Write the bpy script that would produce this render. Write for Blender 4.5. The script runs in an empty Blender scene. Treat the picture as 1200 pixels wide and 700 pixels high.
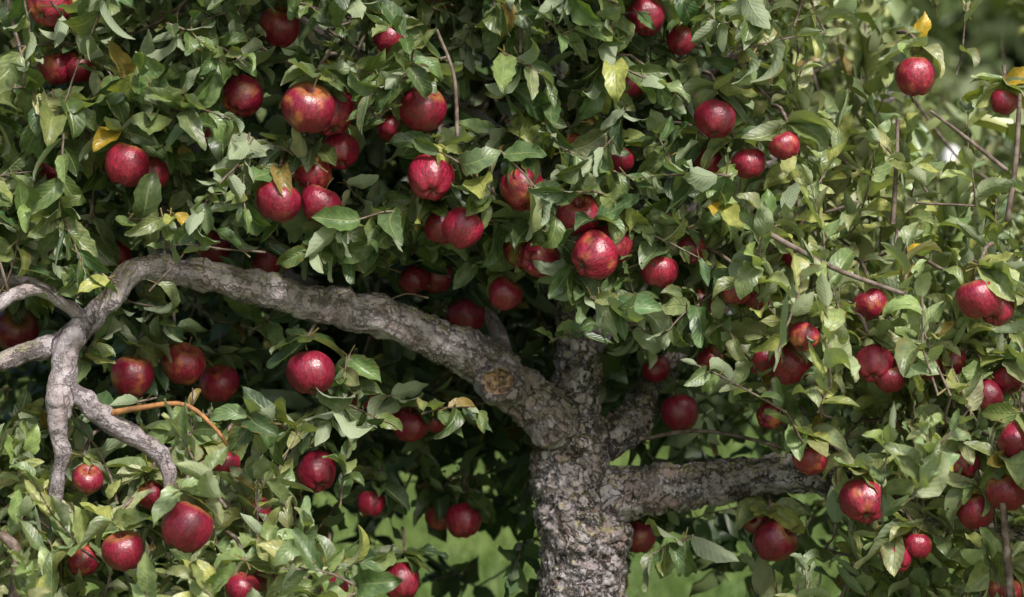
import bpy, math, random, bmesh
import numpy as np
from mathutils import Vector, noise
random.seed(7); rng=np.random.default_rng(11)
S=bpy.context.scene
S.view_settings.view_transform='Standard'; S.view_settings.look='None'; S.view_settings.exposure=0
CH=1.5; D=4.0; K=600.0
# survey of the tree: u (right), v (down) in 1/600 m on the trunk plane, y = depth behind the trunk
def W(u,v,y=0.0):
    s=(D+y)/D
    return np.array([(u-600)/K*s, y, CH+(350-v)/K*s])
def UV(p):
    s=(D+p[...,1])/D
    return 600+p[...,0]/s*K, 350-(p[...,2]-CH)/s*K

# ---------------------------------------------------------------- materials
def mat(name):
    m=bpy.data.materials.new(name); m.use_nodes=True
    nt=m.node_tree; nt.nodes.clear()
    o=nt.nodes.new('ShaderNodeOutputMaterial')
    return m,nt,o
class N:
    def __init__(s,nt): s.nt=nt
    def new(s,t,**k):
        n=s.nt.nodes.new(t)
        for a,b in k.items(): setattr(n,a,b)
        return n
    def l(s,a,b): s.nt.links.new(a,b)
    def val(s,x,sock):
        if isinstance(x,(int,float,tuple)): sock.default_value=x
        else: s.l(x,sock)
    def math(s,op,a,b=0.0,c=None):
        n=s.new('ShaderNodeMath',operation=op); s.val(a,n.inputs[0]); s.val(b,n.inputs[1])
        if c is not None: s.val(c,n.inputs[2])
        return n.outputs[0]
    def mix(s,f,a,b,mode='MIX'):
        n=s.new('ShaderNodeMix',data_type='RGBA',blend_type=mode)
        s.val(f,n.inputs[0]); s.val(a,n.inputs[6]); s.val(b,n.inputs[7]); return n.outputs[2]
    def noise(s,vec,scale,detail=3,rough=.5,dist=0):
        n=s.new('ShaderNodeTexNoise'); s.l(vec,n.inputs['Vector']) if vec is not None else None
        n.inputs['Scale'].default_value=scale; n.inputs['Detail'].default_value=detail
        n.inputs['Roughness'].default_value=rough; n.inputs['Distortion'].default_value=dist
        return n.outputs['Fac']
    def ramp(s,f,lo,hi):
        n=s.new('ShaderNodeMapRange',interpolation_type='SMOOTHSTEP'); s.l(f,n.inputs[0])
        n.inputs[1].default_value=lo; n.inputs[2].default_value=hi; return n.outputs[0]
def rgb(r,g,b): return (r,g,b,1.0)

def leaf_material(name,full=True):
    m,nt,o=mat(name); n=N(nt)
    col=n.new('ShaderNodeAttribute',attribute_name='leafcol')
    geo=n.new('ShaderNodeNewGeometry')
    p=n.new('ShaderNodeBsdfPrincipled')
    if full:
        uv=n.new('ShaderNodeAttribute',attribute_name='leafuv')
        sep=n.new('ShaderNodeSeparateXYZ'); n.l(uv.outputs['Vector'],sep.inputs[0])
        u,v,r=sep.outputs
        au=n.math('ABSOLUTE',u)
        mid=n.math('SUBTRACT',1.0,n.ramp(au,0.0,0.11))
        ph=n.math('MULTIPLY',n.math('SUBTRACT',n.math('MULTIPLY',v,8.0),n.math('MULTIPLY',au,2.2)),6.283)
        sv=n.math('SINE',ph)
        nz=n.noise(geo.outputs['Position'],85,2)
        c=n.mix(n.ramp(nz,0.3,0.75),n.mix(1.0,col.outputs['Color'],rgb(.76,.80,.76),'MULTIPLY'),n.mix(1.0,col.outputs['Color'],rgb(1.25,1.19,1.1),'MULTIPLY'))
        c=n.mix(n.math('MULTIPLY',mid,0.5),c,rgb(.30,.34,.14))
        edge=n.math('MULTIPLY',n.math('MULTIPLY',n.ramp(au,.6,1.0),n.ramp(r,.74,.87)),n.ramp(nz,.42,.6))
        c=n.mix(n.math('MULTIPLY',edge,0.8),c,rgb(.17,.10,.03))
        under=n.mix(0.6,c,rgb(.34,.39,.27))
        petf=n.math('LESS_THAN',v,0.0)
        c2=n.mix(geo.outputs['Backfacing'],c,under)
        c2=n.mix(n.math('MULTIPLY',petf,0.7),c2,rgb(.24,.17,.06))
        bump=n.new('ShaderNodeBump'); bump.inputs['Strength'].default_value=.5; bump.inputs['Distance'].default_value=.0018
        h=n.math('SUBTRACT',n.math('ADD',n.math('MULTIPLY',nz,1.3),n.math('MULTIPLY',sv,-.16)),n.math('MULTIPLY',mid,.8))
        n.l(h,bump.inputs['Height']); n.l(bump.outputs[0],p.inputs['Normal'])
    else:
        c2=n.mix(geo.outputs['Backfacing'],col.outputs['Color'],n.mix(.4,col.outputs['Color'],rgb(.2,.23,.13)))
    n.l(c2,p.inputs['Base Color'])
    n.l(n.math('ADD',.40,n.math('MULTIPLY',geo.outputs['Backfacing'],.3)),p.inputs['Roughness'])
    p.inputs['Specular IOR Level'].default_value=.55
    t=n.new('ShaderNodeBsdfTranslucent'); n.l(n.mix(1.0,c2,rgb(1.5,1.6,.4),'MULTIPLY'),t.inputs['Color'])
    ms=n.new('ShaderNodeMixShader'); ms.inputs[0].default_value=.22 if full else .12
    n.l(p.outputs[0],ms.inputs[1]); n.l(t.outputs[0],ms.inputs[2]); n.l(ms.outputs[0],o.inputs[0])
    return m
M_leaf=leaf_material('apple_leaf'); M_leaf2=leaf_material('orchard_leaf',False)

def bark_material(name,attr):
    m,nt,o=mat(name); n=N(nt)
    a=n.new('ShaderNodeAttribute',attribute_name=attr); bv=a.outputs['Vector']
    geo=n.new('ShaderNodeNewGeometry'); pos=geo.outputs['Position']
    sepn=n.new('ShaderNodeSeparateXYZ'); n.l(geo.outputs['Normal'],sepn.inputs[0])
    rough=n.new('ShaderNodeAttribute',attribute_name='rough'); rg=rough.outputs['Fac']
    warp=n.new('ShaderNodeTexNoise'); n.l(bv,warp.inputs['Vector']); warp.inputs['Scale'].default_value=30; warp.inputs['Detail'].default_value=5; warp.inputs['Roughness'].default_value=.7
    wv=n.new('ShaderNodeVectorMath',operation='MULTIPLY_ADD'); n.l(warp.outputs['Color'],wv.inputs[0]); wv.inputs[1].default_value=(.065,)*3; n.l(bv,wv.inputs[2])
    vo=n.new('ShaderNodeTexVoronoi',feature='DISTANCE_TO_EDGE'); n.l(wv.outputs[0],vo.inputs['Vector']); vo.inputs['Scale'].default_value=46
    vc=n.new('ShaderNodeTexVoronoi',feature='F1'); n.l(wv.outputs[0],vc.inputs['Vector']); vc.inputs['Scale'].default_value=46
    n1=n.noise(bv,14,4,.6); n2=n.noise(pos,75,4,.65); n3=n.noise(pos,9,3,.6); n4=n.noise(bv,150,4,.7); n6=n.noise(pos,28,4,.7)
    brk=n.noise(bv,33,3,.6)
    crack=n.math('MULTIPLY',n.math('SUBTRACT',1.0,n.ramp(vo.outputs['Distance'],0.0,0.12)),n.ramp(brk,.40,.55))
    spl=n.new('ShaderNodeVectorMath',operation='MULTIPLY'); n.l(wv.outputs[0],spl.inputs[0]); spl.inputs[1].default_value=(1,1,.45)
    n5=n.noise(spl.outputs[0],30,2,.5)
    split=n.math('MULTIPLY',n.math('SUBTRACT',1.0,n.ramp(n.math('ABSOLUTE',n.math('SUBTRACT',n5,.5)),0.0,.025)),n.ramp(n1,.40,.56))
    crack=n.math('MAXIMUM',crack,n.math('MULTIPLY',split,rg))
    c=n.mix(n.ramp(n1,.35,.65),rgb(.28,.24,.25),rgb(.46,.41,.44))
    c=n.mix(n.math('MULTIPLY',n.ramp(n6,.45,.62),.5),c,rgb(.23,.165,.15))
    c=n.mix(n.math('MULTIPLY',n.ramp(n4,.45,.7),.45),c,rgb(.17,.14,.135))
    csep=n.new('ShaderNodeSeparateColor'); n.l(vc.outputs['Color'],csep.inputs[0])
    c=n.mix(n.math('MULTIPLY',n.math('MULTIPLY',n.ramp(csep.outputs[0],.5,.8),rg),.6),c,rgb(.27,.18,.155))
    c=n.mix(n.math('MULTIPLY',n.math('MULTIPLY',n.ramp(csep.outputs[1],.55,.85),rg),.5),c,rgb(.56,.52,.54))
    c=n.mix(n.math('MULTIPLY',crack,n.math('ADD',.06,n.math('MULTIPLY',rg,.84))),c,rgb(.04,.029,.025))
    up=n.ramp(sepn.outputs[2],-.1,.65)
    lic=n.math('MULTIPLY',n.ramp(n2,.43,.55),n.math('MULTIPLY',n.math('MULTIPLY',up,n.ramp(rg,.2,.5)),n.ramp(n3,.35,.49)))
    c=n.mix(n.math('MULTIPLY',lic,.9),c,n.mix(n.ramp(n4,.35,.65),rgb(.07,.062,.025),rgb(.38,.36,.17)))
    sp=n.math('MULTIPLY',n.ramp(n2,.61,.67),.4)
    c=n.mix(sp,c,rgb(.56,.56,.53))
    p=n.new('ShaderNodeBsdfPrincipled'); n.l(c,p.inputs['Base Color']); p.inputs['Roughness'].default_value=.85
    p.inputs['Specular IOR Level'].default_value=.25
    h=n.math('ADD',n.math('MULTIPLY',n.math('MULTIPLY',crack,-1.4),n.math('ADD',.1,rg)),n.math('ADD',n.math('MULTIPLY',n4,.7),n.math('ADD',n.math('MULTIPLY',n2,.9),n.math('MULTIPLY',n.math('MULTIPLY',csep.outputs[2],rg),1.5))))
    b=n.new('ShaderNodeBump'); b.inputs['Strength'].default_value=1.0; b.inputs['Distance'].default_value=.007; n.l(h,b.inputs['Height'])
    n.l(b.outputs[0],p.inputs['Normal']); n.l(p.outputs[0],o.inputs[0]); return m
M_bark=bark_material('apple_bark','barkco')

def simple(name,c1,c2,scale,rough=.7,bump=.001):
    m,nt,o=mat(name); n=N(nt); geo=n.new('ShaderNodeNewGeometry')
    nz=n.noise(geo.outputs['Position'],scale,4,.6)
    p=n.new('ShaderNodeBsdfPrincipled'); n.l(n.mix(n.ramp(nz,.35,.65),rgb(*c1),rgb(*c2)),p.inputs['Base Color'])
    p.inputs['Roughness'].default_value=rough
    b=n.new('ShaderNodeBump'); b.inputs['Distance'].default_value=bump; b.inputs['Strength'].default_value=.7
    n.l(nz,b.inputs['Height']); n.l(b.outputs[0],p.inputs['Normal']); n.l(p.outputs[0],o.inputs[0]); return m
M_twig=simple('twig_bark',(.075,.045,.032),(.20,.155,.13),60,.7)
M_stem=simple('apple_stem',(.09,.06,.03),(.20,.15,.06),90,.7)
M_cut=simple('cut_wood',(.06,.035,.02),(.40,.27,.16),80,.9,.006)
M_orange=simple('young_twig_bark',(.17,.08,.03),(.40,.18,.06),60,.7)
M_white=simple('white_paint',(.75,.75,.74),(.82,.82,.8),8,.5)

def apple_material():
    m,nt,o=mat('apple_skin'); n=N(nt)
    tc=n.new('ShaderNodeTexCoord'); oi=n.new('ShaderNodeObjectInfo'); rnd=oi.outputs['Random']
    sp=n.new('ShaderNodeSeparateXYZ'); n.l(tc.outputs['Object'],sp.inputs[0]); x,y,z=sp.outputs
    off=n.new('ShaderNodeCombineXYZ'); n.l(n.math('MULTIPLY',rnd,37.0),off.inputs[0]); n.l(n.math('MULTIPLY',rnd,11.0),off.inputs[2])
    add=n.new('ShaderNodeVectorMath',operation='ADD'); n.l(tc.outputs['Object'],add.inputs[0]); n.l(off.outputs[0],add.inputs[1])
    big=n.noise(add.outputs[0],1.1,2,.5)
    nr=n.new('ShaderNodeVectorMath',operation='NORMALIZE'); cx=n.new('ShaderNodeCombineXYZ'); n.l(x,cx.inputs[0]); n.l(y,cx.inputs[1]); n.l(cx.outputs[0],nr.inputs[0])
    st=n.new('ShaderNodeVectorMath',operation='MULTIPLY_ADD'); n.l(nr.outputs[0],st.inputs[0]); st.inputs[1].default_value=(1,1,1)
    cz=n.new('ShaderNodeCombineXYZ'); n.l(n.math('MULTIPLY',z,.25),cz.inputs[2]); n.l(n.math('MULTIPLY',rnd,9.0),cz.inputs[0]); n.l(cz.outputs[0],st.inputs[2])
    streak=n.noise(st.outputs[0],13,3,.6)
    s2=n.noise(st.outputs[0],34,2,.6)
    c=n.mix(n.ramp(streak,.35,.68),rgb(.105,.002,.017),rgb(.35,.008,.042))
    c=n.mix(n.math('MULTIPLY',n.ramp(s2,.48,.68),.45),c,rgb(.52,.06,.08))
    dk=n.ramp(n.math('FRACT',n.math('MULTIPLY',rnd,7.3)),.2,1.0)
    c=n.mix(n.math('MULTIPLY',dk,.4),c,rgb(.12,.003,.02))
    ch=n.math('MULTIPLY',n.ramp(big,.52,.74),n.ramp(rnd,.50,.9))
    c=n.mix(n.math('MULTIPLY',ch,n.math('ADD',.25,n.math('MULTIPLY',streak,.75))),c,rgb(.62,.24,.07))
    top=n.math('MULTIPLY',n.ramp(z,.66,.95),n.math('ADD',.1,n.math('MULTIPLY',streak,.8)))
    c=n.mix(top,c,rgb(.34,.22,.05))
    vo=n.new('ShaderNodeTexVoronoi',feature='F1'); n.l(add.outputs[0],vo.inputs['Vector']); vo.inputs['Scale'].default_value=9.5
    dot=n.math('MULTIPLY',n.math('SUBTRACT',1.0,n.ramp(vo.outputs['Distance'],.05,.13)),.45)
    c=n.mix(dot,c,rgb(.58,.28,.22))
    p=n.new('ShaderNodeBsdfPrincipled'); n.l(c,p.inputs['Base Color'])
    fine=n.noise(add.outputs[0],5,4,.6)
    n.l(n.math('ADD',.20,n.math('MULTIPLY',fine,.28)),p.inputs['Roughness'])
    p.inputs['Specular IOR Level'].default_value=.75
    b=n.new('ShaderNodeBump'); b.inputs['Distance'].default_value=.02; b.inputs['Strength'].default_value=.16; n.l(fine,b.inputs['Height']); n.l(b.outputs[0],p.inputs['Normal'])
    n.l(p.outputs[0],o.inputs[0]); return m
M_apple=apple_material()

def grass_mat(name,blade):
    m,nt,o=mat(name); n=N(nt); geo=n.new('ShaderNodeNewGeometry')
    a=n.noise(geo.outputs['Position'],.7,3,.6); b2=n.noise(geo.outputs['Position'],18,4,.7)
    c=n.mix(n.ramp(a,.35,.65),rgb(.12,.20,.04),rgb(.20,.28,.065))
    c=n.mix(n.ramp(b2,.35,.7),n.mix(1.0,c,rgb(.6,.6,.6),'MULTIPLY'),c)
    p=n.new('ShaderNodeBsdfPrincipled'); n.l(c,p.inputs['Base Color']); p.inputs['Roughness'].default_value=.6
    if blade:
        t=n.new('ShaderNodeBsdfTranslucent'); n.l(c,t.inputs[0]); ms=n.new('ShaderNodeMixShader'); ms.inputs[0].default_value=.3
        n.l(p.outputs[0],ms.inputs[1]); n.l(t.outputs[0],ms.inputs[2]); n.l(ms.outputs[0],o.inputs[0])
    else: n.l(p.outputs[0],o.inputs[0])
    return m
M_grass=grass_mat('grass_blade',True); M_ground=grass_mat('grass_ground',False)

# ---------------------------------------------------------------- mesh helpers
def mesh_np(name,V,F,mats,smooth=True,matidx=None):
    me=bpy.data.meshes.new(name); V=np.asarray(V,dtype=np.float32); F=np.asarray(F,dtype=np.int32)
    k=F.shape[1]
    me.vertices.add(len(V)); me.vertices.foreach_set('co',V.ravel())
    me.loops.add(F.size); me.loops.foreach_set('vertex_index',F.ravel())
    me.polygons.add(len(F)); me.polygons.foreach_set('loop_start',np.arange(0,F.size,k,dtype=np.int32))
    me.polygons.foreach_set('use_smooth',np.full(len(F),smooth))
    for m in mats: me.materials.append(m)
    if matidx is not None: me.polygons.foreach_set('material_index',np.asarray(matidx,dtype=np.int32))
    me.update(calc_edges=True); return me
def obj(name,me,parent=None,loc=(0,0,0)):
    o=bpy.data.objects.new(name,me); S.collection.objects.link(o); o.location=loc
    if parent: o.parent=parent
    return o
class Tubes:
    def __init__(s): s.V=[];s.F=[];s.n=0
    def add(s,P,R,seg=6):
        P=np.asarray(P,float); R=np.asarray(R,float); m=len(P)
        T=np.gradient(P,axis=0); T/=np.linalg.norm(T,axis=1,keepdims=True)+1e-9
        ref=np.array([0.31,0.9,0.2]) if abs(T[0,1])<.8 else np.array([1.,0,0])
        A=np.cross(T,ref); A/=np.linalg.norm(A,axis=1,keepdims=True)+1e-9; B=np.cross(T,A)
        th=np.arange(seg)/seg*2*np.pi
        ring=P[:,None]+R[:,None,None]*(np.cos(th)[None,:,None]*A[:,None]+np.sin(th)[None,:,None]*B[:,None])
        s.V.append(ring.reshape(-1,3))
        i=np.arange(m-1)[:,None]*seg; j=np.arange(seg)[None]; j2=(j+1)%seg
        q=np.stack([i+j,i+j2,i+seg+j2,i+seg+j],-1).reshape(-1,4)+s.n
        s.F.append(q); s.n+=m*seg
    def mesh(s,name,mats): return mesh_np(name,np.concatenate(s.V),np.concatenate(s.F),mats)
def spline(P,n):
    P=np.asarray(P,float); m=len(P); Q=np.vstack([2*P[0]-P[1],P,2*P[-1]-P[-2]])
    out=[]
    for k in range(n):
        t=k/(n-1)*(m-1); i=min(int(t),m-2); f=t-i; a,b,c,d=Q[i],Q[i+1],Q[i+2],Q[i+3]
        out.append(.5*((2*b)+(-a+c)*f+(2*a-5*b+4*c-d)*f*f+(-a+3*b-3*c+d)*f**3))
    return np.array(out)

# ---------------------------------------------------------------- limbs (u,v,y,r)
CH_={ 'trunk':[(690,1260,0,95),(688,1200,0,72),(686,1050,0,60),(686,850,0,55),(684,720,0,53),(682,640,0,50),(674,580,0,48),(668,535,0,43),(669,495,0,39),(673,455,.0,31),(676,420,.02,23),(670,380,.04,16),(664,330,.06,13),(656,250,.08,12),(650,130,.1,11),(640,0,.12,9),(630,-120,.14,7),(622,-240,.15,5)],
 'left':[(676,530,0,34),(645,492,-.04,33),(605,456,-.08,29),(560,422,-.11,27),(510,394,-.14,25),(455,374,-.17,23),(400,364,-.2,22),(350,352,-.22,21),(300,338,-.24,20),(250,326,-.26,20),(200,316,-.28,18),(155,318,-.30,15),(120,362,-.34,14),(85,392,-.36,14),(40,412,-.38,13),(-30,432,-.4,12),(-150,445,-.4,10),(-280,430,-.4,6)],
 'leftb':[(108,375,-.34,10),(84,395,-.38,15),(76,425,-.4,16),(70,465,-.42,17),(68,500,-.43,12),(72,540,-.43,9),(60,600,-.42,8)],
 'leftc':[(72,450,-.41,10),(98,468,-.42,12),(125,492,-.43,13),(150,508,-.42,12),(180,526,-.42,10),(196,548,-.42,8),(200,590,-.42,6)],
 'leftd':[(100,378,-.35,8),(72,352,-.36,9),(30,332,-.36,9),(-20,322,-.36,8),(-120,300,-.36,6)],
 'lefte':[(95,372,-.36,7),(50,342,-.40,7),(18,345,-.44,8),(-20,365,-.46,8),(-100,380,-.46,6)],
 'right':[(672,600,0,38),(715,585,-.02,33),(760,577,-.04,27),(810,570,-.06,26),(860,563,-.09,25),(910,557,-.11,24),(955,561,-.14,20),(1005,578,-.17,16),(1080,600,-.2,13),(1180,622,-.22,11),(1300,630,-.2,8)],
 'stub':[(680,540,.05,26),(712,512,.06,25),(738,494,.07,23),(752,472,.10,17),(768,440,.2,11),(830,380,.34,9),(900,300,.45,8)],
 'upl':[(215,325,-.22,14),(192,290,-.12,13),(196,240,-.06,12),(222,180,0,11),(250,130,.04,10),(275,40,.08,8),(290,-80,.1,6)],
 'upm':[(600,452,.0,13),(575,372,.15,9),(545,345,.18,8),(535,300,.2,7),(500,200,.24,6),(470,60,.28,5)],
 'back1':[(668,500,.05,22),(600,440,.35,16),(480,380,.6,13),(340,330,.8,10),(200,300,.95,7)],
 'back2':[(672,440,.05,18),(740,330,.3,13),(840,230,.5,11),(960,150,.65,8),(1080,100,.7,6)],
 'back3':[(668,350,.05,14),(600,230,.35,11),(480,120,.55,9),(350,20,.7,7)],
 'front':[(660,300,.05,11),(720,200,-.05,8),(800,120,-.14,6),(880,40,-.2,5),(930,-60,-.3,4)],
 'frontl':[(652,230,.07,10),(580,150,.0,7),(480,90,-.08,6),(380,40,-.15,5),(300,-20,-.2,4)],
}
tb=Tubes(); segA=[];segB=[];rA=[];cum=[];cax=[];rgh=[]
limb_pts=[]
for ci,(nm,c) in enumerate(CH_.items()):
    c=np.array(c,float); n=len(c)*6
    sp=spline(c,n)
    P=np.array([W(a,b,y) for a,b,y,_ in sp]); R=np.array([r/K*(D+y)/D for _,_,y,r in sp])
    R=np.maximum(R,.006)
    j=np.array([[noise.noise(Vector((k*.35+ci*9,a,1))) for a in (0,5,9)] for k in range(n)])
    P=P+j*R[:,None]*.38; R=R*(1+.2*j[:,0])
    tb.add(P,R,20)
    ax=P[-1]-P[0]; ax/=np.linalg.norm(ax)
    L=np.concatenate([[0],np.cumsum(np.linalg.norm(np.diff(P,axis=0),axis=1))])
    for k in range(n-1):
        segA.append(P[k]);segB.append(P[k+1]);rA.append(R[k]);cum.append(L[k]+ci*3);cax.append(ax)
        rgh.append(1.0 if nm=='trunk' else (.95 if nm in('right','stub') else (.85*max(.5,1-k/(n*.7)) if nm=='left' else .28)))
    limb_pts+= [(P[k],R[k]) for k in range(0,n,2)]
me=tb.mesh('limbs_raw',[])
bm=bmesh.new(); bm.from_mesh(me); bmesh.ops.holes_fill(bm,edges=[e for e in bm.edges if e.is_boundary],sides=0); bmesh.ops.recalc_face_normals(bm,faces=bm.faces); bm.to_mesh(me); bm.free()
tmp=obj('tmp_limbs',me)
rm=tmp.modifiers.new('r','REMESH'); rm.mode='VOXEL'; rm.voxel_size=.0038
sm=tmp.modifiers.new('s','SMOOTH'); sm.iterations=4; sm.factor=.5
dg=bpy.context.evaluated_depsgraph_get(); ev=tmp.evaluated_get(dg); tm=bpy.data.meshes.new_from_object(ev)
bpy.data.objects.remove(tmp)
nv=len(tm.vertices); co=np.empty(nv*3,np.float32); tm.vertices.foreach_get('co',co); co=co.reshape(-1,3).astype(float)
no=np.empty(nv*3,np.float32); tm.vertices.foreach_get('normal',no); no=no.reshape(-1,3)
segA=np.array(segA);segB=np.array(segB);rA=np.array(rA);cum=np.array(cum);cax=np.array(cax);rgh=np.array(rgh)
bark=np.zeros((nv,3)); rr=np.zeros(nv); lr=np.zeros(nv)
for s0 in range(0,nv,4000):
    p=co[s0:s0+4000]; d=segB-segA; dl=(d*d).sum(1)
    t=np.clip(((p[:,None]-segA)*d).sum(-1)/dl,0,1)
    q=segA+t[...,None]*d; dist=np.linalg.norm(p[:,None]-q,axis=-1)-rA
    i=dist.argmin(1); ar=np.arange(len(p)); rad=p-q[ar,i]
    al=cum[i]+t[ar,i]*np.sqrt(dl[i])
    bark[s0:s0+4000]=rad+cax[i]*(al*.42)[:,None]; rr[s0:s0+4000]=rgh[i]; lr[s0:s0+4000]=rA[i]
disp=np.zeros(nv)
for i in range(nv):
    b=Vector(bark[i]); 
    w=noise.noise_vector(b*30)*.026
    dd,pp=noise.voronoi((b+w)*44); e=dd[1]-dd[0]
    f=noise.fractal(Vector(co[i])*32,1.0,2.0,4)
    g=noise.noise(b*10)
    k=rr[i]; s=min(1,lr[i]/.04)
    disp[i]=s*(k*(min(e,.20)/.20*.0044-.003+.0095*noise.noise(pp[0]*3.7)+.0024*noise.noise((b+w)*80))+f*.0042+g*.010)
co=co+no*disp[:,None]
tm.vertices.foreach_set('co',co.astype(np.float32).ravel())
a=tm.attributes.new('barkco','FLOAT_VECTOR','POINT'); a.data.foreach_set('vector',bark.astype(np.float32).ravel())
a=tm.attributes.new('rough','FLOAT','POINT'); a.data.foreach_set('value',rr.astype(np.float32))
tm.materials.clear(); tm.materials.append(M_bark)
tm.polygons.foreach_set('use_smooth',np.ones(len(tm.polygons),bool)); tm.update()
tree=bpy.data.objects.new('apple_tree',None); S.collection.objects.link(tree)
tr=obj('trunk_and_limbs',tm,tree)

kc=W(586,448,-.150); kn=np.array([-.18,-.93,.10]); kn/=np.linalg.norm(kn)
def knot(c,nrm,R):
    A=np.cross(nrm,[0,0,1.]);A/=np.linalg.norm(A);B=np.cross(A,nrm)
    prof=[(1.75,-1.0),(1.5,-.3),(1.3,.25),(1.12,.52),(.92,.50),(.80,.18),(.66,.02),(.5,.12),(.35,.02),(.2,.1),(.02,.0)]
    V=[];F=[];sg=56;mi=[]
    for a_,(r,h) in enumerate(prof):
        for k in range(sg):
            t=k/sg*2*math.pi; jj=1+.26*noise.noise(Vector((math.cos(t)*1.6,math.sin(t)*1.6,r*2)))
            hh=h+.4*noise.noise(Vector((math.cos(t)*r*3,math.sin(t)*r*3,7)))
            V.append(c+R*jj*r*(math.cos(t)*A*1.1+.85*math.sin(t)*B)+nrm*R*hh)
    for a_ in range(len(prof)-1):
        for k in range(sg):
            F.append((a_*sg+k,a_*sg+(k+1)%sg,(a_+1)*sg+(k+1)%sg,(a_+1)*sg+k)); mi.append(0 if a_<4 else 1)
    me=mesh_np('pruning_knot',V,F,[M_bark,M_cut],True,mi)
    at=me.attributes.new('barkco','FLOAT_VECTOR','POINT'); at.data.foreach_set('vector',np.array(V,np.float32).ravel())
    at=me.attributes.new('rough','FLOAT','POINT'); at.data.foreach_set('value',np.full(len(V),.7,np.float32))
    return me
obj('pruning_knot',knot(kc,kn,.030),tree)

# ---------------------------------------------------------------- apples (u,v,r,y,clear)
A=[(328,32,24,-.3,1),(283,113,24,-.3,.9),(361,127,30,-.45,1),(388,132,29,-.36,1),(398,178,23,-.3,.9),(495,128,27,-.4,1),(505,208,27,-.4,1),
(366,203,21,-.34,.9),(348,198,19,-.28,.7),(325,236,27,-.4,1),(375,240,24,-.36,.9),(148,193,26,-.4,1),(176,203,22,-.3,.8),(67,80,20,-.3,.8),(94,78,20,-.3,.7),
(58,6,26,-.4,.8),(135,300,19,-.1,.8),(250,290,20,.0,.7),(518,266,21,-.3,.8),(542,268,24,-.38,1),(612,222,26,-.36,.9),(678,252,25,-.38,1),
(696,300,28,-.42,1),(716,287,25,-.36,.9),(632,303,22,-.3,.8),(610,295,19,-.24,.7),(592,345,20,-.2,.8),(772,318,22,-.36,.9),(838,140,24,-.38,1),
(757,20,22,-.36,.9),(735,97,16,-.25,.6),(798,48,17,-.3,.6),(799,97,16,-.3,.6),(878,192,20,-.36,.8),(920,171,18,-.4,.95),(1073,90,23,-.35,1),
(830,190,17,-.3,.6),(673,175,18,-.28,.7),(727,188,15,-.28,.6),(811,293,14,-.3,.8),(862,342,17,-.36,.9),(820,355,18,-.2,.7),(546,370,22,.15,.8),
(155,442,25,-.2,1),(215,427,25,-.1,1),(257,450,23,0,1),(364,437,28,-.25,1),(18,388,26,-.1,.8),(371,553,24,-.1,1),(218,618,29,-.6,1),(145,646,24,-.55,.9),
(481,498,22,.1,.95),(505,490,19,.16,.7),(516,605,17,.3,.9),(543,610,21,.2,1),(470,682,22,.05,.9),(425,462,17,.1,.5),(770,433,17,.1,.95),(775,390,14,.0,.7),
(797,484,22,.05,1),(749,629,20,.1,1),(908,634,25,-.15,1),(886,610,16,-.1,.7),(1020,357,20,-.3,.7),(1148,350,26,-.5,.8),(1168,362,20,-.45,.6),(1192,517,22,-.5,.9),
(1025,427,22,-.4,.9),(1043,442,19,-.4,.8),(1084,430,18,-.4,.7),(942,395,18,-.4,.7),(925,426,25,-.3,.8),(895,422,19,-.2,.7),(1115,426,17,-.35,.6),(1155,465,20,-.4,.7),
(1182,445,18,-.4,.6),(1012,588,27,-.4,.8),(1181,575,24,-.5,.8),(950,537,20,-.35,.7),(1143,600,21,-.45,.7),(300,672,23,-.4,.8),(284,690,21,-.5,.7),(390,686,19,-.2,.7),
(265,545,16,-.3,.7),(300,600,18,-.3,.6),(210,537,16,-.2,.6),(178,580,17,-.3,.7),(103,562,18,-.4,.7),(485,328,18,.0,.6),(511,325,19,.05,.7),(310,310,18,.0,.5),
(455,45,18,-.3,.7),(1176,120,15,-.2,.4),(930,300,14,-.3,.7),(886,350,16,-.3,.7),(832,421,15,0,.6),(902,488,15,-.1,.6),(1130,545,18,-.4,.6),(1178,690,20,-.5,.7),
(1052,655,16,-.4,.6),(460,150,18,-.25,.5),(250,160,20,-.05,.7),(60,195,15,-.2,.6),(97,657,18,-.4,.7),(690,155,15,-.2,.6),(745,100,14,-.2,.6),(1075,640,15,-.4,.6),
(435,590,16,.1,.6),(1230,420,22,-.4,.7),(-40,150,24,-.3,.8),(-60,500,24,-.4,.8),(1260,250,24,-.3,.8),
(500,-40,24,-.3,1),(850,-50,24,-.3,1),(640,-30,22,-.3,1)]
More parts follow.
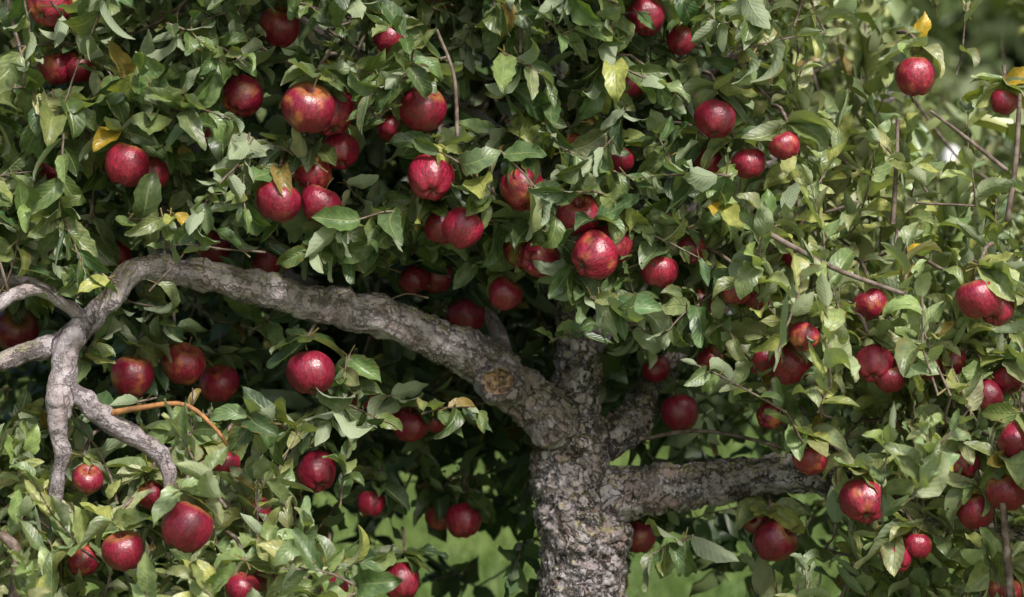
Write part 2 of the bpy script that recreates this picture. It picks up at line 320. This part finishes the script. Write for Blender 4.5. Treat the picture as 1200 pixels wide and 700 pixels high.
def apple_mesh(k):
    r=np.random.default_rng(50+k)
    ns,nr=40,26; V=[];F=[];mi=[]
    el=.88+.12*r.random(); ph=r.random()*6; lop=.07*r.standard_normal(2)
    for i in range(nr+1):
        t=i/nr*math.pi
        for j in range(ns):
            a_=j/ns*2*math.pi
            rad=math.sin(t)**.88 if 0<t<math.pi-1e-6 else 0.0
            z=math.cos(t)*el
            rad*=1+.10*math.cos(t)
            z-=.42*math.exp(-(rad/.27)**2) if t<math.pi/2 else 0
            z+=.26*math.exp(-(rad/.24)**2) if t>math.pi/2 else 0
            lob=1+.028*math.cos(5*a_+ph)*(1.0 if t>1.5 else .5)+.025*math.cos(2*a_+ph*2)
            zz=z*(1+.04*math.cos(5*a_+ph)*(1 if t>2 else .3))+lop[0]*rad*math.cos(a_)
            V.append((rad*lob*math.cos(a_),rad*lob*math.sin(a_),zz))
    for i in range(nr):
        for j in range(ns):
            F.append((i*ns+j,(i+1)*ns+j,(i+1)*ns+(j+1)%ns,i*ns+(j+1)%ns)); mi.append(0)
    T=Tubes(); 
    b=r.standard_normal(2)*.12
    T.add([(0,0,.4),(b[0]*.3,b[1]*.3,.75),(b[0],b[1],1.1),(b[0]*2.2,b[1]*2.2,1.4)],[.05,.035,.035,.06],8)
    for s in range(5):
        a_=s/5*6.283
        T.add([(.03*math.cos(a_),.03*math.sin(a_),-.60),(.11*math.cos(a_),.11*math.sin(a_),-.74),(.05*math.cos(a_+.3),.05*math.sin(a_+.3),-.86)],[.04,.045,.006],5)
    base=len(V); V+= [tuple(v) for v in np.concatenate(T.V)]
    TF=np.concatenate(T.F)+base; F+= [tuple(f) for f in TF]; mi+= [1]*len(TF)
    return mesh_np('apple_mesh',V,F,[M_apple,M_stem],True,mi)
AM=[apple_mesh(k) for k in range(6)]
apos=[]
for i,(u,v,r,y,cl) in enumerate(A):
    R=min(.046,max(.0255,r*1.02/K*(D+y)/D)); p=W(u,v,y)
    o=bpy.data.objects.new('apple',AM[i%6]); S.collection.objects.link(o)
    o.location=p; o.scale=(R,R,R)
    o.rotation_euler=(random.gauss(0,.42)+(.15 if i%3 else -.3),random.gauss(0,.4),random.uniform(0,6.28))
    apos.append((p,R,cl,u,v,max(r,R*K/((D+y)/D))))

# ---------------------------------------------------------------- leaves
def leaf_variants(nvar,rows,cols,seed):
    r=np.random.default_rng(seed); out=[]
    t=np.array(rows); x=np.array(cols)
    for k in range(nvar):
        wd=r.uniform(.17,.26); kb=r.uniform(-.9,2.3); fold=r.uniform(.0,1.0); wav=r.uniform(.0,.075); tw=r.uniform(-1.0,1.0); fr=r.uniform(7,15); ph=r.random()*6
        tt=np.clip(t,0,1)
        w=wd*(tt**.62)*((1-tt)**.88)/(.41**.62*.59**.88)
        w=np.where(t<=0,.016,np.maximum(w,.004))
        zig=np.where(np.arange(len(t))%2==0,1.05,.94) if len(t)>8 else np.ones(len(t))
        zig=zig*(1+.05*r.standard_normal(len(t))*(len(t)>8))
        X=w[:,None]*x[None]*np.where(np.abs(x)[None]>.9,zig[:,None],1.0)
        Zf=np.abs(x)[None]**1.2*w[:,None]*fold+wav*np.sin(fr*t[:,None]+ph+2.2*(x[None]>0))*np.abs(x)[None]*(t[:,None]>0)
        ang=tw*t; Xr=X*np.cos(ang)[:,None]-Zf*np.sin(ang)[:,None]; Zr=X*np.sin(ang)[:,None]+Zf*np.cos(ang)[:,None]
        kk=kb if abs(kb)>.05 else .05
        Yc=np.sin(kk*t)/kk; Zc=-(1-np.cos(kk*t))/kk; Xc=.10*np.sin(3*t+ph)*tt
        Y=Yc[:,None]+Zr*np.sin(kk*t)[:,None]; Z=Zc[:,None]+Zr*np.cos(kk*t)[:,None]
        out.append(np.stack([Xr+Xc[:,None],Y,Z],-1).reshape(-1,3))
    nr_,nc=len(t),len(x); F=[]
    for i in range(nr_-1):
        for j in range(nc-1): F.append((i*nc+j,i*nc+j+1,(i+1)*nc+j+1,(i+1)*nc+j))
    uv=np.stack([np.repeat(x[None],nr_,0),np.repeat(t[:,None],nc,1)],-1).reshape(-1,2)
    return np.array(out),np.array(F),uv
def leaves_mesh(name,P,Dr,Nr,L,C,rows,cols,seed=3,nvar=24,mt=None):
    var,F,uv=leaf_variants(nvar,rows,cols,seed); n=len(P); r=np.random.default_rng(seed)
    Dr=Dr/np.linalg.norm(Dr,axis=1,keepdims=True); X=np.cross(Dr,Nr); X/=np.linalg.norm(X,axis=1,keepdims=True)+1e-9; Z=np.cross(X,Dr)
    vi=r.integers(0,nvar,n); loc=var[vi]*L[:,None,None]
    V=P[:,None]+loc[...,0:1]*X[:,None]+loc[...,1:2]*Dr[:,None]+loc[...,2:3]*Z[:,None]
    nvv=var.shape[1]; FF=(F[None]+ (np.arange(n)*nvv)[:,None,None]).reshape(-1,4)
    me=mesh_np(name,V.reshape(-1,3),FF,[mt or M_leaf])
    col=np.ones((n,nvv,4),np.float32); col[...,:3]=C[:,None]
    a=me.attributes.new('leafcol','FLOAT_COLOR','POINT'); a.data.foreach_set('color',col.ravel())
    u3=np.zeros((n,nvv,3),np.float32); u3[...,:2]=uv[None]; u3[...,2]=r.random(n)[:,None]
    a=me.attributes.new('leafuv','FLOAT_VECTOR','POINT'); a.data.foreach_set('vector',u3.ravel())
    return me

front=np.array([
 [1,1,1,1,1,1,1,1,1,.75,.3,.08],
 [1,1,1,1,1,1,1,1,1,.75,.3,.15],
 [1,1,1,1,1,1,1,1,1,.9,.5,.3],
 [.8,.8,.65,.5,.4,.7,1,1,1,1,1,.9],
 [.3,.45,.3,.3,.2,.05,.1,.3,.6,1,1,1],
 [.9,.7,.8,.5,.1,.0,.0,.05,.2,.8,1,1],
 [1,1,1,.9,.12,.0,.0,.03,.10,.5,1,1]])
back=np.array([
 [1,1,1,1,1,1,1,1,1,.8,.3,.05],
 [1,1,1,1,1,1,1,1,1,.9,.5,.3],
 [1,1,1,1,1,1,1,1,1,1,.8,.6],
 [1,1,1,1,1,1,1,1,1,1,1,1],
 [1,1,1,1,1,1,1,1,.85,1,1,1],
 [1,1,1,1,1,.95,.8,.5,.35,.8,1,1],
 [1,1,1,.85,.4,.22,.22,.2,.08,.25,.9,1]])
def grid(g,u,v):
    x=min(max(u/100-.5,0),11); y=min(max(v/100-.5,0),6); i=min(int(x),10); j=min(int(y),5); a_=x-i; b=y-j
    return (g[j,i]*(1-a_)+g[j,i+1]*a_)*(1-b)+(g[j+1,i]*(1-a_)+g[j+1,i+1]*a_)*b
def sst(a,b,x): t=min(max((x-a)/(b-a),0),1); return t*t*(3-2*t)
bare=[]
def addbare(ch,i0,i1,p,ex=14):
    c=np.array(CH_[ch][i0:i1],float); s=spline(c,len(c)*5)
    for a_ in s: bare.append((a_[0],a_[1],a_[3]+ex,p,a_[2]))
addbare('trunk',3,10,.985,20); addbare('trunk',9,11,.9,8); addbare('left',0,10,.95,14); addbare('left',10,14,.65,6); addbare('left',13,16,.8,6)
addbare('leftb',1,6,.88,8); addbare('leftc',0,6,.93,9); addbare('leftd',0,4,.75,6); addbare('right',0,6,.96,12); addbare('right',5,7,.8,6); addbare('stub',1,5,.95,10); addbare('upl',1,5,.5,2)
bare+= [(1114,163,26,.96,4),(1114,150,20,.9,4),(1150,40,40,.6,4),(1185,60,40,.6,4)]
bare=np.array(bare)
ap=np.array([(u,v,r,cl,p[1]) for p,R,cl,u,v,r in apos])
def keep(u,v,y):
    d=np.hypot(bare[:,0]-u,bare[:,1]-v); m=(d<bare[:,2])&(y<bare[:,4]+.05)
    if m.any() and random.random()<bare[m,3].max(): return False
    d=np.hypot(ap[:,0]-u,ap[:,1]-v); m=(d<ap[:,2]+12*(ap[:,3]-.5))&(y<ap[:,4]+.03)
    if m.any():
        if random.random()<min(.95,ap[m,3].max()*.94): return False
    return True
LP=[];LD=[];LN=[];LL=[];LC=[]
tw=Tubes()
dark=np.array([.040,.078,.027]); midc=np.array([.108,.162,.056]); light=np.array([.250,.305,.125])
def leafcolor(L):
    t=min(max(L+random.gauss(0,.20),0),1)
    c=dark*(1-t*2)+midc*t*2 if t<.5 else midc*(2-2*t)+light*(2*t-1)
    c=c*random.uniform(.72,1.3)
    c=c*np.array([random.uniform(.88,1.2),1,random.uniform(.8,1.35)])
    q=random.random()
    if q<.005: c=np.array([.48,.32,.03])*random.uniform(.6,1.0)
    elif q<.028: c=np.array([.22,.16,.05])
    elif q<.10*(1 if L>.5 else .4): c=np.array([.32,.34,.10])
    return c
def add_leaf(p,d,nrm,L,Lz):
    dn=d/np.linalg.norm(d); m_=p+dn*L*.55
    u,v=UV(m_)
    if not keep(u,v,m_[1]): return
    tp=p+dn*L*.95; u,v=UV(tp)
    dd=np.hypot(bare[:,0]-u,bare[:,1]-v); m=(dd<bare[:,2]-10)&(tp[1]<bare[:,4]+.05)
    if m.any() and random.random()<bare[m,3].max()*.9: return
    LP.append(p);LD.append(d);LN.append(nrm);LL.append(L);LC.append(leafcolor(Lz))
def zone(u,v,y):  # leaf lightness: paler shoots, plus brighter-lit right and inner shade painted in
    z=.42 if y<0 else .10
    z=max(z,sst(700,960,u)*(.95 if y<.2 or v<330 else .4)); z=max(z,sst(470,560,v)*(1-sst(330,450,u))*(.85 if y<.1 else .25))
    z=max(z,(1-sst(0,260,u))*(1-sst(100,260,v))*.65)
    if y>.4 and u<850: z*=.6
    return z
def upright(u,v): return max(sst(820,1000,u),sst(450,560,v)*(1-sst(330,450,u)))
def shoot(p,a,Ls,nl,Lz,up,lsize):
    n=6; P=[p]; d=a/np.linalg.norm(a)
    for k in range(n-1):
        d=d+np.array([random.gauss(0,.12),random.gauss(0,.12),random.gauss(0,.1)+(.10 if up>.5 else -.04)]); d/=np.linalg.norm(d); P.append(P[-1]+d*Ls/(n-1))
    P=np.array(P); tw.add(P,np.linspace(.0024,.0012,n),5)
    ph=random.random()*6.28
    for k in range(nl):
        f=(k+.6)/nl; f=min(f*1.02,.999); x=f*(n-1); i=int(x); q=P[i]+(P[i+1]-P[i])*(x-i) if i<n-1 else P[-1]
        ax=P[min(i+1,n-1)]-P[max(i-0,0)] if i<n-1 else P[-1]-P[-2]; ax=ax/np.linalg.norm(ax)
        ref=np.array([.2,.1,1.]) if abs(ax[2])<.8 else np.array([1.,.3,0]); e1=np.cross(ax,ref);e1/=np.linalg.norm(e1);e2=np.cross(ax,e1)
        an=ph+k*2.4; o_=math.cos(an)*e1+math.sin(an)*e2
        op=.8-.5*f if up>.5 else .95-.4*f
        d_=o_*op+ax*(1.05-op*.6)+np.array([0,-.12,-.35*random.random()-(-.25 if up>.5 else .25)])+rng.normal(0,.2,3)
        nn=ax*.7-o_*.3+np.array([.1,-.40,.65])+rng.normal(0,.55,3)
        add_leaf(q,d_,nn,lsize*(1-.35*f)*random.uniform(.65,1.25),Lz)
    return P
nodes=np.array([p for p,_ in limb_pts])
def make_layer(g,y0,y1,count,du=(-230,1430),dv=(-330,860),szf=1.0,clump=0.0):
    global nodes
    for _ in range(count):
        u=random.uniform(*du); v=random.uniform(*dv); y=random.uniform(y0,y1)
        e=grid(g,u,v)
        if v>720: e*= .35 if 350<u<1000 else .8
        if v<-200: e*=.6
        p=W(u,v,y)
        if clump: e*=1-clump*(1-sst(-.22,.10,noise.noise(Vector((p[0]*7+3,p[1]*4,p[2]*7)))))
        if random.random()>e: continue
        up=upright(u,v) if (y<.35 or u>900) else 0
        if random.random()<up: a=np.array([random.gauss(-.05,.35),random.gauss(-.15,.3),random.uniform(.5,1.2)]); uu=1
        else: a=np.array([random.gauss(0,.8),random.gauss(-.35,.6),random.gauss(-.05,.55)]); uu=0
        Ls=random.uniform(.10,.24) if uu else random.uniform(.06,.2)
        a/=np.linalg.norm(a)
        start=p-a*Ls*.5
        uq,vq=UV(start)
        if not keep(uq,vq,start[1]) or not keep(u,v,y): continue
        ue,ve=UV(p+a*Ls*.5)
        if not keep(ue,ve,y): continue
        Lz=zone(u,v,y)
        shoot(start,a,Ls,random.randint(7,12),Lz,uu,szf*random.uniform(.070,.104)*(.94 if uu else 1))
        if random.random()<.36 and y<1.1:
            dd=np.linalg.norm(nodes-start,axis=1); k=dd.argmin(); ds=dd[k]
            if .03<ds<.45:
                q=nodes[k]; mid=(q+start)/2+np.array([random.gauss(0,.02),random.gauss(0,.03),random.gauss(0,.02)-.1*ds])
                ok=True
                for f in (.15,.35,.55,.75,.95):
                    x=q+(start-q)*f; uu_,vv_=UV(x)
                    dm=np.hypot(bare[:,0]-uu_,bare[:,1]-vv_)
                    if (dm<bare[:,2]-12).any() and x[1]<-.0: ok=False
                    if (np.hypot(ap[:,0]-uu_,ap[:,1]-vv_)<ap[:,2]+2).any(): ok=False
                if ok:
                    s=spline([q,mid,start],8); tw.add(s,np.linspace(.0030+.004*ds,.0020,8),6)
                    nodes=np.vstack([nodes,s[2:]])
make_layer(front,-.5,-.05,2750,clump=.8)
gnear=np.zeros((7,12)); gnear[4:,10:]=.8; gnear[2:4,10:]=.2; gnear[5:,0:3]=.8; gnear[6,0:4]=1; gnear[3,9:]=.4
make_layer(gnear,-.75,-.5,640,clump=.6)
for p,R,cl,u,v,r in apos:
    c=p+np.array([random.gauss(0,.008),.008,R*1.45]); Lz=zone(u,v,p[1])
    back_=c+np.array([random.gauss(0,.03),.09,.04])
    tw.add(spline([back_,(back_+c)/2+np.array([0,0,.012]),c],5),np.linspace(.004,.003,5),6)
    for k in range(random.randint(8,12)):
        an=random.uniform(0,6.28); d_=np.array([math.cos(an),math.sin(an)*.9-.25,random.uniform(-.85,.40)])
        add_leaf(c,d_,np.array([0,-.5,1.])+rng.normal(0,.4,3),random.uniform(.065,.10),Lz)
nfront=len(LP)
make_layer(back,.12,1.0,1400,(-120,1340),(-250,820),1.15)
gb=np.zeros((7,12)); gb[0:5,9:]=1; gb[0,10:]=.25; gb[1,11]=.6; gb[1,10]=.8
make_layer(gb,1.5,2.6,1000,(850,1400),(-200,500),1.2)
gc=np.zeros((7,12)); gc[0:6,0:6]=1; gc[5,4:6]=.6; gc[0:5,6:9]=1; gc[5,0:4]=1
make_layer(gc,.9,1.5,900,(0,900),(-100,640),1.35)
for pts in ([(880,262,-.45,3),(930,290,-.5,3),(985,318,-.55,2.6),(1060,345,-.6,2.2)],[(1052,140,-.4,2),(1050,200,-.4,2.4),(1046,262,-.38,3)],
            [(1195,110,-.4,2.4),(1190,190,-.4,3),(1180,260,-.4,3)],
            [(512,35,-.5,1.6),(532,90,-.5,1.9),(536,160,-.5,2.2)],[(1090,130,-.5,1.6),(1130,160,-.5,2),(1180,200,-.5,2.4)],
            [(1175,590,-.6,3),(1180,650,-.6,4),(1186,720,-.6,5)],[(0,625,-.6,5),(20,650,-.6,6),(15,720,-.6,7)],[(750,515,-.02,2.6),(820,505,-.05,2.4),(900,520,-.08,2),(960,545,-.1,2)]):
    s=spline(pts,14); tw.add([W(a,b,y) for a,b,y,_ in s],[r/K for *_,r in s],7)
T=Tubes(); s=spline([(132,484,-.44,3.6),(165,478,-.45,3.0),(215,474,-.46,2.6),(250,500,-.46,2.2),(275,535,-.46,1.8)],16)
T.add([W(a,b,y) for a,b,y,_ in s],[r/K for *_,r in s],8); obj('young_twig',T.mesh('young_twig',[M_orange]),tree)
LP,LD,LN,LL,LC=map(np.array,(LP,LD,LN,LL,LC)); q=nfront
me=leaves_mesh('leaves',LP[:q],LD[:q],LN[:q],LL[:q],LC[:q],[-.28,0,.07,.17,.28,.39,.50,.61,.72,.82,.91,1.0],[-1,-.5,0,.5,1],3,32)
obj('leaves',me,tree)
me=leaves_mesh('inner_leaves',LP[q:],LD[q:],LN[q:],LL[q:],LC[q:],[-.2,0,.2,.45,.7,.9,1.0],[-1,0,1],4,24,M_leaf2)
obj('inner_leaves',me,tree)
obj('twigs',tw.mesh('twigs',[M_twig]),tree)
print('leaves',q,len(LP))

# ---------------------------------------------------------------- terrain, grass
def gh(x,y): 
    return 0.045*max(0,y-3)*(1-.5*sst(40,120,y))+.05*math.sin(x*.35)*math.cos(y*.27)+ (0 if y<60 else .02*(y-60))
xs=np.concatenate([-np.geomspace(400,12,22),np.linspace(-11,11,45),np.geomspace(12,400,22)]); ys=np.concatenate([-np.geomspace(300,8,14),np.linspace(-7,30,75),np.geomspace(31,600,24)])
V=[(x,y,gh(x,y)) for y in ys for x in xs]; nx=len(xs)
F=[(j*nx+i,j*nx+i+1,(j+1)*nx+i+1,(j+1)*nx+i) for j in range(len(ys)-1) for i in range(nx-1)]
obj('ground',mesh_np('ground',V,F,[M_ground]))
n=90000; gy=rng.uniform(0,1,n)**1.4*20-1.5; gx=rng.uniform(-1,1,n)*(1.8+.3*(gy+4)*.9)
gz=np.array([gh(a,b) for a,b in zip(gx,gy)]); hgt=rng.uniform(.05,.13,n); an=rng.uniform(0,6.28,n); w=.004+.0006*(gy+4)
ln=rng.normal(0,.045,(n,2)); B=np.stack([gx,gy,gz-.005],-1)
dx=np.stack([np.cos(an)*w,np.sin(an)*w,np.zeros(n)],-1)
tip=B+np.stack([ln[:,0],ln[:,1],hgt],-1)
V=np.stack([B-dx,B+dx,tip],1).reshape(-1,3); F=np.arange(n*3).reshape(-1,3)
obj('grass',mesh_np('grass',V,F,[M_grass]))

# ---------------------------------------------------------------- neighbouring orchard trees
def orchard_tree(seed,nl,h=3.4,rad=1.7):
    r=np.random.default_rng(seed); T=Tubes()
    T.add(spline([(0,0,-.1),(.04,0,.5),(-.03,.05,1.1),(.02,0,h*.9)],12),np.linspace(.10,.02,12),10)
    cl=[]
    for k in range(16):
        a_=k*2.4; z0=.7+k*.13; L=rad*(1-.035*k)*r.uniform(.75,1.1)
        e=np.array([math.cos(a_)*L,math.sin(a_)*L,z0+r.uniform(.1,.9)])
        s=spline([(0,0,z0),e*[.5,.5,1]+[0,0,-.1],e],9); T.add(s,np.linspace(.045,.01,9),7)
        for q in s[2:]: 
            for _ in range(4): cl.append(q+r.normal(0,.22,3)*[1,1,.9])
    cl=np.array(cl); idx=r.integers(0,len(cl),nl); P=cl[idx]+r.normal(0,.11,(nl,3))
    P[:,2]=np.maximum(P[:,2],.45)
    shade=r.uniform(.6,1.3,len(cl))[idx]
    C=np.array([.15,.19,.06])*shade[:,None]*r.uniform(.75,1.25,(nl,1)); Dn=r.normal(0,1,(nl,3))*[1,1,.6]; Nn=r.normal(0,.5,(nl,3))+[0,0,1]
    lm=leaves_mesh('orchard_leaves',P,Dn,Nn,r.uniform(.09,.14,nl),C,[0,.35,.7,1.0],[-1,0,1],seed,8,M_leaf2)
    return T.mesh('orchard_wood',[M_twig]),lm
protos=[orchard_tree(s,9000) for s in (21,22)]
k=0
for (x,y,s) in [(-4.2,8.5,1.0),(5.2,9.2,1.05),(-8,9,1),(9,9,1),(-1.2,15.5,1.0),(-5.6,15,1.1),(2.9,16.5,1.1),(7.2,15.5,1.1),(-3.4,22,1.2),(.6,22.5,1.2),(4.4,22,1.2),(8.6,22.5,1.2),(-8,22,1.2)]:
    w,l=protos[k%2]; e=bpy.data.objects.new('apple_tree',None); S.collection.objects.link(e)
    e.location=(x,y,gh(x,y)); e.rotation_euler=(0,0,k*1.7); e.scale=(s,s,s)
    obj('trunk',w,e); obj('foliage',l,e); k+=1
r=np.random.default_rng(5); P=[];C=[]
for k in range(70):
    c=np.array([-75+k*2.2+r.normal(0,1),55+r.normal(0,5),0]); c[2]=gh(c[0],c[1]); R=r.uniform(3.6,5.5); n=320
    q=r.normal(0,1,(n,3)); q/=np.linalg.norm(q,axis=1,keepdims=True); q*=(R*r.uniform(.55,1.05,n))[:,None]; q[:,2]=q[:,2]*1.3+R*1.25; P.append(c+q)
    C.append(np.tile(np.array([.10,.14,.05])*r.uniform(.6,1.3),(n,1))*r.uniform(.7,1.3,(n,1)))
P=np.concatenate(P);C=np.concatenate(C)
obj('distant_trees',leaves_mesh('distant_trees',P,r.normal(0,1,P.shape),r.normal(0,.5,P.shape)+[0,0,1],r.uniform(1.2,2.2,len(P)),C,[0,.35,.7,1.],[-1,0,1],9,8,M_leaf2))
T=Tubes(); x0,y0=2.62,8.2; z0=gh(x0,y0)
T.add([(x0,y0,z0-.1),(x0,y0,z0+2.05),(x0,y0,z0+2.06)],[.045,.045,.052],14); T.add([(x0,y0,z0+2.06),(x0,y0,z0+2.16),(x0,y0,z0+2.2)],[.052,.052,.01],14)
obj('white_post',T.mesh('white_post',[M_white]))

# ---------------------------------------------------------------- light, world, camera
sd=Vector((.34,-.70,.76)).normalized()
L=bpy.data.lights.new('sun','SUN'); L.energy=5.0; L.angle=math.radians(8); L.color=(1,.97,.92)
lo=bpy.data.objects.new('sun',L); S.collection.objects.link(lo); lo.rotation_euler=sd.to_track_quat('Z','Y').to_euler(); lo.location=(3,-4,8)
w=bpy.data.worlds.new('World'); S.world=w; w.use_nodes=True; nt=w.node_tree
bg=nt.nodes['Background']; sk=nt.nodes.new('ShaderNodeTexSky'); sk.sky_type='NISHITA'; sk.sun_disc=False
sk.sun_elevation=math.asin(sd.z); sk.sun_rotation=math.atan2(sd.x,sd.y); sk.dust_density=4; sk.air_density=1.0
nt.links.new(sk.outputs[0],bg.inputs[0]); bg.inputs[1].default_value=.15
cam=bpy.data.cameras.new('camera'); cam.lens=72; cam.sensor_width=36; cam.clip_end=1500; cam.dof.use_dof=True; cam.dof.focus_distance=3.66; cam.dof.aperture_fstop=3.0
c=bpy.data.objects.new('camera',cam); S.collection.objects.link(c); c.location=(0,-D,CH); c.rotation_euler=(math.radians(90),0,0); S.camera=c
